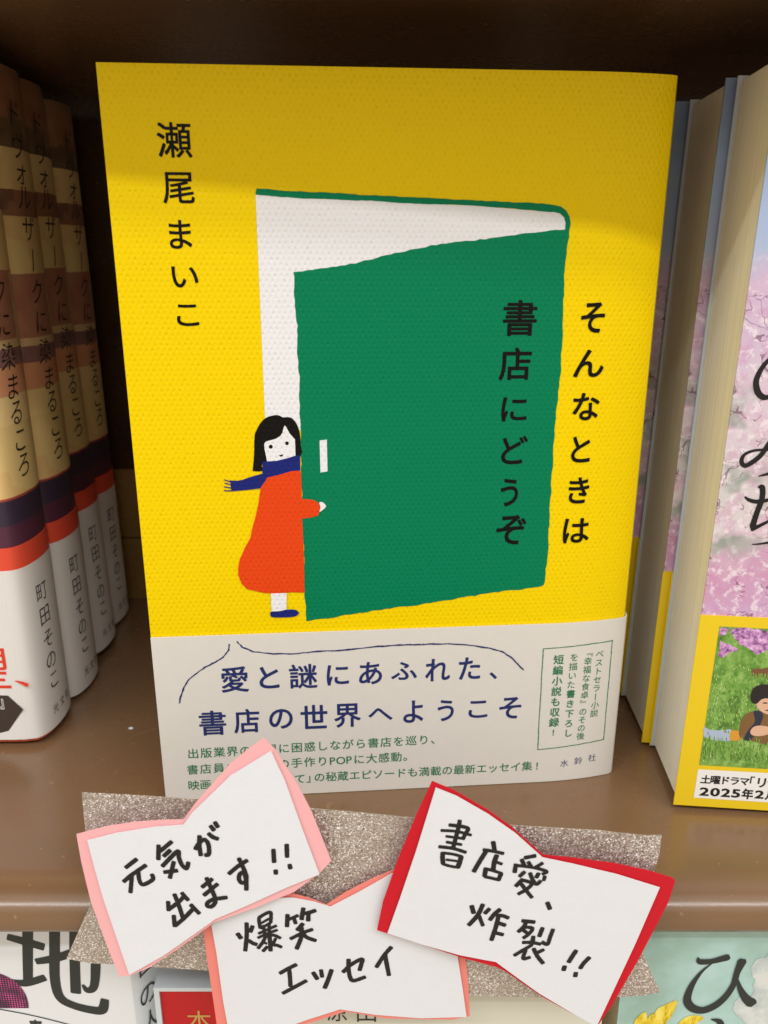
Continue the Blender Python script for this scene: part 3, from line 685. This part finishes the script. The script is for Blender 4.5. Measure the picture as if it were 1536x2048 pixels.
ess = [[(125, 425), (220, 370), (310, 325)], [(230, 380), (240, 480), (245, 575)], [(160, 660), (290, 590), (428, 515)], (9.5, (515, 420), (560, 490)), (8.5, (605, 390), (618, 465)), (9.5, (728, 390), (690, 500), (650, 595)),
       [(868, 410), (960, 325), (1085, 262), (1080, 320), (1060, 390)], [(930, 268), (930, 380), (950, 480), (990, 515), (1120, 475)], [(1430, 130), (1350, 220), (1260, 355)], [(1360, 215), (1380, 330), (1405, 455)]]
note("salmon bordered bow note reading 爆笑エッセイ, lowest, between the pink and red ones",
     [(405, 1848), (440, 1800), (520, 1780), (587, 1784), (620, 1793), (653, 1806), (690, 1782), (740, 1757), (800, 1733), (905, 1700), (925, 1820), (931, 1915), (937, 1975), (940, 2034), (905, 2040), (849, 2038), (771, 2034), (692, 2019), (650, 2032), (599, 2048), (520, 2075), (440, 2092), (430, 2020), (415, 1920)],
     [(424, 1846), (460, 1810), (540, 1789), (588, 1789), (630, 1797), (661, 1807), (716, 1779), (782, 1743), (890, 1712), (906, 1820), (915, 1911), (925, 1975), (933, 2032), (841, 2032), (751, 2023), (681, 2011), (614, 2032), (571, 2048), (520, 2062), (462, 2074), (448, 2000), (434, 1900)],
     -.0435, SALM, [(*C, baku), (*D, ess)], 9.0, lambda u, v: -.0006*math.cos(u*50+.5), (-.008, -.006))
sho = [(8.5, (362, 110), (345, 200), (285, 430)), (8, (240, 165), (400, 180), (465, 205), (435, 260), (400, 330)), (6.5, (140, 235), (320, 240), (497, 280)), (6, (200, 305), (400, 325)), (6.5, (205, 375), (380, 400)), (7.5, (115, 435), (280, 450), (432, 492)),
       (9, (155, 510), (152, 570), (158, 635)), (6.5, (165, 510), (280, 520), (385, 545)), (9.5, (380, 550), (360, 620), (340, 675)), (6.5, (160, 645), (250, 668), (345, 680)), (5.5, (200, 590), (330, 603)),
       [(770, 360), (785, 450)], (7.5, (655, 455), (770, 470), (890, 495)), [(685, 470), (610, 590), (535, 720)], (9.5, (812, 525), (785, 600), (770, 690)), (7, (815, 605), (872, 625)), (9, (680, 685), (665, 775)), (7, (690, 690), (790, 715), (870, 740)), (9, (865, 745), (835, 820)), (7, (670, 785), (750, 800), (835, 820)),
       (8.5, (1160, 545), (1280, 522)), (8, (1118, 570), (1150, 640)), (8, (1200, 600), (1232, 655)), (7.5, (1370, 612), (1290, 660)), (8.5, (1045, 630), (1032, 720)), (7, (1050, 640), (1200, 655), (1330, 680), (1425, 715), (1375, 742)),
       (8, (1150, 720), (1095, 770)), (8, (1220, 735), (1255, 820), (1300, 868), (1345, 830)), (8.5, (1322, 740), (1298, 785)), (7.5, (1400, 775), (1388, 820)), (9, (1125, 815), (1050, 890)), (8, (1120, 818), (1240, 858), (1180, 930), (1080, 988)), (8, (1115, 870), (1175, 950), (1240, 1030)),
       (9, (1432, 1098), (1462, 1170))]
saku = [(9.5, (125, 95), (145, 165)), (9, (245, 75), (190, 190), (95, 298)), (8, (205, 200), (245, 300)), (8.5, (315, 120), (270, 165)), (9, (430, 125), (375, 170), (325, 235)), (8.5, (400, 190), (460, 190), (520, 212)), (9, (418, 190), (385, 320), (340, 455)), (9, (420, 272), (485, 292)), (8.5, (395, 382), (462, 398)),
        (9, (680, 245), (805, 258)), (8.5, (715, 265), (690, 310), (635, 362)), (8, (700, 312), (785, 325), (750, 385), (690, 430)), (8, (680, 340), (725, 375)), (9, (895, 325), (862, 410)), (8.5, (1010, 342), (980, 420), (950, 500), (895, 478)),
        (9, (795, 418), (785, 495)), (8, (685, 480), (780, 480), (870, 498)), (8, (775, 510), (690, 560), (592, 620)), (8, (712, 565), (685, 655), (755, 642)), (8.5, (800, 550), (840, 630), (900, 705)), (8, (905, 560), (840, 590)),
        (9.5, (1262, 578), (1220, 640), (1185, 695)), (9.5, (1138, 748), (1128, 785)), (9.5, (1408, 658), (1350, 715), (1312, 768)), (9.5, (1262, 822), (1255, 855))]
note("red bordered bow note reading 書店愛、炸裂!!, largest of the three",
     [(864, 1561), (908, 1578), (974, 1615), (1019, 1646), (1085, 1704), (1143, 1710), (1231, 1724), (1298, 1741), (1345, 1757), (1351, 1763), (1337, 1806), (1275, 1921), (1222, 2009), (1194, 2048), (1138, 2018), (1081, 1985), (1010, 1936), (990, 1927), (921, 1910), (833, 1885), (754, 1863), (766, 1806), (797, 1717), (833, 1629)],
     [(871, 1571), (912, 1586), (974, 1620), (1028, 1657), (1083, 1706), (1143, 1719), (1231, 1742), (1318, 1772), (1270, 1880), (1191, 2045), (1143, 2017), (1076, 1976), (990, 1914), (921, 1903), (846, 1885), (775, 1865), (802, 1788), (833, 1695)],
     -.0462, REDP, [(*E_, sho), (*G_, saku)], 9.0, lambda u, v: -.0010*math.cos(u*55), (.034, .0))

# ------------------------------------------------------------------ books on the shelf below
BOT = -.2060
# white book with a huge black character
F1 = Frame(0, -.027, BOT, math.radians(-3)); 
z_of = lambda fr, y: fr.px(300, y)[1]
xr = F1.px(250, 1960)[0]
w1 = thing("white_book", "white book with huge black lettering and a purple dotted disc, bottom left", "book", (F1.o.x, F1.o.y, BOT), F1.yaw)
path = [(xr-.125, 0), (xr-.002, 0)]+[(xr+.0075*math.sin(a*math.pi/16), .020-.020*math.cos(a*math.pi/16)) for a in range(1, 9)]+[(xr+.0075, .024)]
path += [(xr+.005, .028), (xr-.125, .028)]
v, f = shell_xy(path, .0008, 0, .192); wj = link("dust_jacket", v, f, m_paper("glossy_white_jacket", (232, 234, 236), .3, .5, .04), w1); autosmooth(wj, 30)
m = MB(); m.box((xr-.123, .002, .002), (xr-.003, .026, .190)); m.obj("page_block", PGS, w1)
BK2 = m_ink("greenish_black_ink", (38, 44, 42), .35, .5, .08)
p = Print(zero, .0001); K6 = ((0, 1800), 3.2)
for pts, ws in (([(50, 235), (150, 262), (280, 300)], [48, 58, 56]), ([(178, 60), (178, 300), (180, 525)], [66, 66, 60]), ([(40, 515), (160, 530), (288, 495)], [34, 56, 50]),
        ([(350, 60), (350, 300), (352, 500), (385, 620), (470, 672), (590, 702), (655, 700), (672, 635)], [66, 66, 64, 62, 58, 62, 66, 52]), ([(480, 60), (478, 350), (486, 592)], [64, 64, 66]),
        ([(232, 392), (350, 372), (480, 330), (600, 290)], [44, 58, 60, 56]), ([(610, 290), (612, 450), (600, 555), (560, 575), (530, 540)], [60, 60, 52, 44, 14])):
    p.stroke(F1.pxs(pts, *K6), [w*.0000450 for w in ws], cap=.1)
p.stroke(F1.pxs([(-40, 690), (200, 735), (460, 800), (800, 900)], *K6), .0004)
fit_px(p, F1, "青", (190, 765, 280, 880), *K6, off=.03)
p.obj("title_lettering", BK2, wj)
dk = NT("purple_halftone_print", .4, .4); x_, y_, z_ = dk.xyz(); kk = 2*math.pi/.00150
dd = dk.math('MULTIPLY', dk.math('SINE', dk.math('MULTIPLY', dk.math('ADD', x_, z_), kk)), dk.math('SINE', dk.math('MULTIPLY', dk.math('SUBTRACT', x_, z_), kk)))
dk.col(dk.mix(dk.math('GREATER_THAN', dd, .25), (58, 34, 52), dk.ramp(dk.noise(220, 2), [(.4, (120, 60, 100)), (.6, (235, 90, 165))])))
p = Print(zero, .00013); p.poly(F1.pxs([(-95+280*math.cos(t*math.pi/24)*1.0, 690-235*math.sin(t*math.pi/24)) for t in range(25)], *K6)); p.obj("disc_print", dk.m, wj)
class JP(Print):
    def pt(s, u, v, extra=0):   # u = arc parameter 0..1 round the spine bend
        a = u*math.pi/2; return (xr+.0075*math.sin(a)+(s.off)*math.sin(a), .020-.020*math.cos(a)-(s.off)*math.cos(a)-.0001, v)
p = JP(zero, .0002); zs = z_of(F1, 1960)+.002
for ch, dz in (("音", 0), ("の", -.011), ("人", -.021)):
    vs, fs = glyph(ch, 0.0); p.mb.add([p.pt(.40+(x-GCX)*.34, zs+dz+(y-GCY)*.0085) for x, y in vs], fs)
p.obj("spine_lettering", BK2, wj)

# red book in a pale case
F2 = Frame(0, -.030, BOT, 0); x0 = F2.px(308, 1990)[0]; zt = F2.px(400, 1976)[1]
rb = thing("red_book", "red book in a pale grey case between the white book and the salmon note", "book", (x0, -.030, BOT))
m = MB(); m.box((0, 0, 0), (.0014, .030, zt)); m.box((.0014, 0, zt-.0012), (.090, .030, zt)); m.box((.0014, .026, 0), (.09, .030, zt-.0012)); cs = m.obj("case", m_paper("pale_grey_case", (212, 220, 224), .35, .5, .12), rb)
m = MB(); m.box((.0015, .0007, 0), (.089, .025, zt-.0014)); rc = m.obj("cover", m_ink("red_cloth", (190, 22, 26), .55, .4, .06), rb)
p = Print(lambda u: .0007, .0001); fr = Frame(x0, -.030, BOT, 0); fit_px(p, fr, "本", (1195, 722, 1350, 850), *K6, off=.0); p.obj("title_lettering", m_ink("gold_ink", (196, 160, 84), .4), rc)

# cream book
F3 = Frame(0, -.0335, BOT, 0); xa = F3.px(500, 2020)[0]; xb = F3.px(1206, 2020)[0]; zt = F3.px(1000, 1955)[1]
cb = thing("cream_book", "plain cream book showing under the glitter strip between the salmon and red notes", "book", (xa, -.0335, BOT))
m = MB(); m.box((0, 0, 0), (xb-xa, .0006, zt)); m.box((0, .019, 0), (xb-xa, .0196, zt)); o = m.obj("cover", m_paper("cream_cover", (226, 224, 208), .55, .35, .06), cb)
m = MB(); m.box((.001, .0008, .001), (xb-xa-.0016, .0188, zt-.002)); m.obj("page_block", m_pages("tan_page_edges", (196, 176, 132)), cb)
fr = Frame(xa, -.0335, BOT, 0); p = Print(zero, .0001)
for ch, b in (("原", (655, 2002, 694, 2042)), ("田", (714, 2008, 752, 2043))): fit_px(p, fr, ch, b, (0, 0), 1.0, off=.0)
p.obj("author_lettering", m_ink("book_black_ink", (48, 46, 44)), o)

# teal book
F4 = Frame(0, -.031, BOT, 0); xa = F4.px(1239, 2000)[0]
tb = thing("teal_book", "pale teal book with yellow petals and black brush lettering on the lower shelf, bottom right", "book", (xa, -.031, BOT))
t = NT("teal_watercolour", .5, .4); n = t.noise(40, 4, .6); t.col(t.ramp(n, [(.35, (160, 192, 180)), (.5, (176, 210, 202)), (.66, (198, 220, 222))])); t.bump(t.noise(900, 2), .00003, .5)
m = MB(); m.box((0, 0, 0), (.13, .0006, .1925)); tc = m.obj("cover", t.m, tb)
m = MB(); m.box((.0006, .0008, .001), (.129, .018, .190)); m.obj("page_block", PGS, tb)
fr = Frame(xa, -.031, BOT, 0); KT = ((1180, 1750), 4.315)
t = NT("cloud_print", .5, .4); n = t.noise(120, 4, .6); t.col(t.ramp(n, [(.38, (176, 190, 190)), (.6, (218, 222, 218))]))
p = Print(zero, .0001)
for i, (cx, cy, r) in enumerate(((1500, 820, 110), (1480, 1060, 90), (1560, 950, 150), (1330, 1140, 95), (1440, 1200, 130), (1600, 1180, 160), (1620, 760, 120))):
    a = fr.pxs([(cx+r*math.cos(k*math.pi/12)*(1+.06*math.sin(k*2.1+i)), cy+r*math.sin(k*math.pi/12)) for k in range(24)], *KT); p.poly(a, i*5e-6)
p.obj("cloud_print", t.m, tc)
t = NT("petal_print", .5, .4); n = t.noise(260, 4, .7, stretch=(1.6, 1, .6)); t.col(t.ramp(n, [(.35, (170, 150, 60)), (.48, (236, 204, 40)), (.62, (250, 232, 110))]))
p = Print(zero, .00018)
for i, q in enumerate(([(540, 1400), (560, 1180), (640, 1120), (700, 1092), (748, 1078), (740, 1130), (700, 1215), (650, 1290), (640, 1400)], [(370, 1400), (380, 1270), (410, 1220), (450, 1188), (482, 1180), (492, 1230), (520, 1300), (520, 1400)],
        [(700, 1400), (750, 1290), (820, 1225), (900, 1205), (960, 1215), (975, 1240), (900, 1290), (860, 1400)], [(470, 1400), (500, 1230), (545, 1190), (570, 1240), (560, 1400)])):
    p.poly(smooth_closed(fr.pxs(q, *KT), 3), i*8e-6)
p.obj("petal_print", t.m, tc)
p = Print(zero, .00024)
for pts, ws in (([(930, 712), (950, 742), (1050, 738), (1170, 708)], [14, 52, 46, 58]), ([(1055, 752), (960, 830), (880, 940), (838, 1050), (850, 1110), (900, 1150), (980, 1160), (1080, 1118), (1170, 1040), (1235, 940), (1265, 840), (1305, 748)], [8, 22, 42, 58, 66, 70, 64, 60, 50, 44, 46, 66]),
                ([(1262, 880), (1295, 980), (1340, 1055), (1380, 1090)], [14, 42, 66, 84]), ([(1050, 1240), (1110, 1255), (1130, 1300), (1110, 1380)], [14, 46, 50, 30])):
    p.stroke(fr.pxs(pts, *KT), [w/4.315*.000155 for w in ws], cap=.5)
p.obj("title_lettering", BK2, tc)

# a crumb of lint on the shelf
def on_shelf(x, y):
    c, n = math.cos(TILT), math.sin(TILT); u = (x-768)/F_PX; v = (1024-y)/F_PX; r = Vector((u, c+v*n, -n+v*c)); return CAM+r*(-CAM.z/r.z)
q = on_shelf(262, 1457); bm = bmesh.new(); bmesh.ops.create_icosphere(bm, subdivisions=2, radius=.00055)
for v in bm.verts: v.co = Vector((v.co.x*1.5, v.co.y*1.0, max(v.co.z*.6, -.0001)+.0001))*(1+random.uniform(-.25, .25))
me = bpy.data.meshes.new("lint_crumb"); bm.to_mesh(me); bm.free(); me.materials.append(WP)
o = bpy.data.objects.new("lint_crumb", me); COL.objects.link(o); o.location = (q.x, q.y, 0); tag(o, "tiny white crumb lying on the brown shelf left of the yellow book", "crumb")
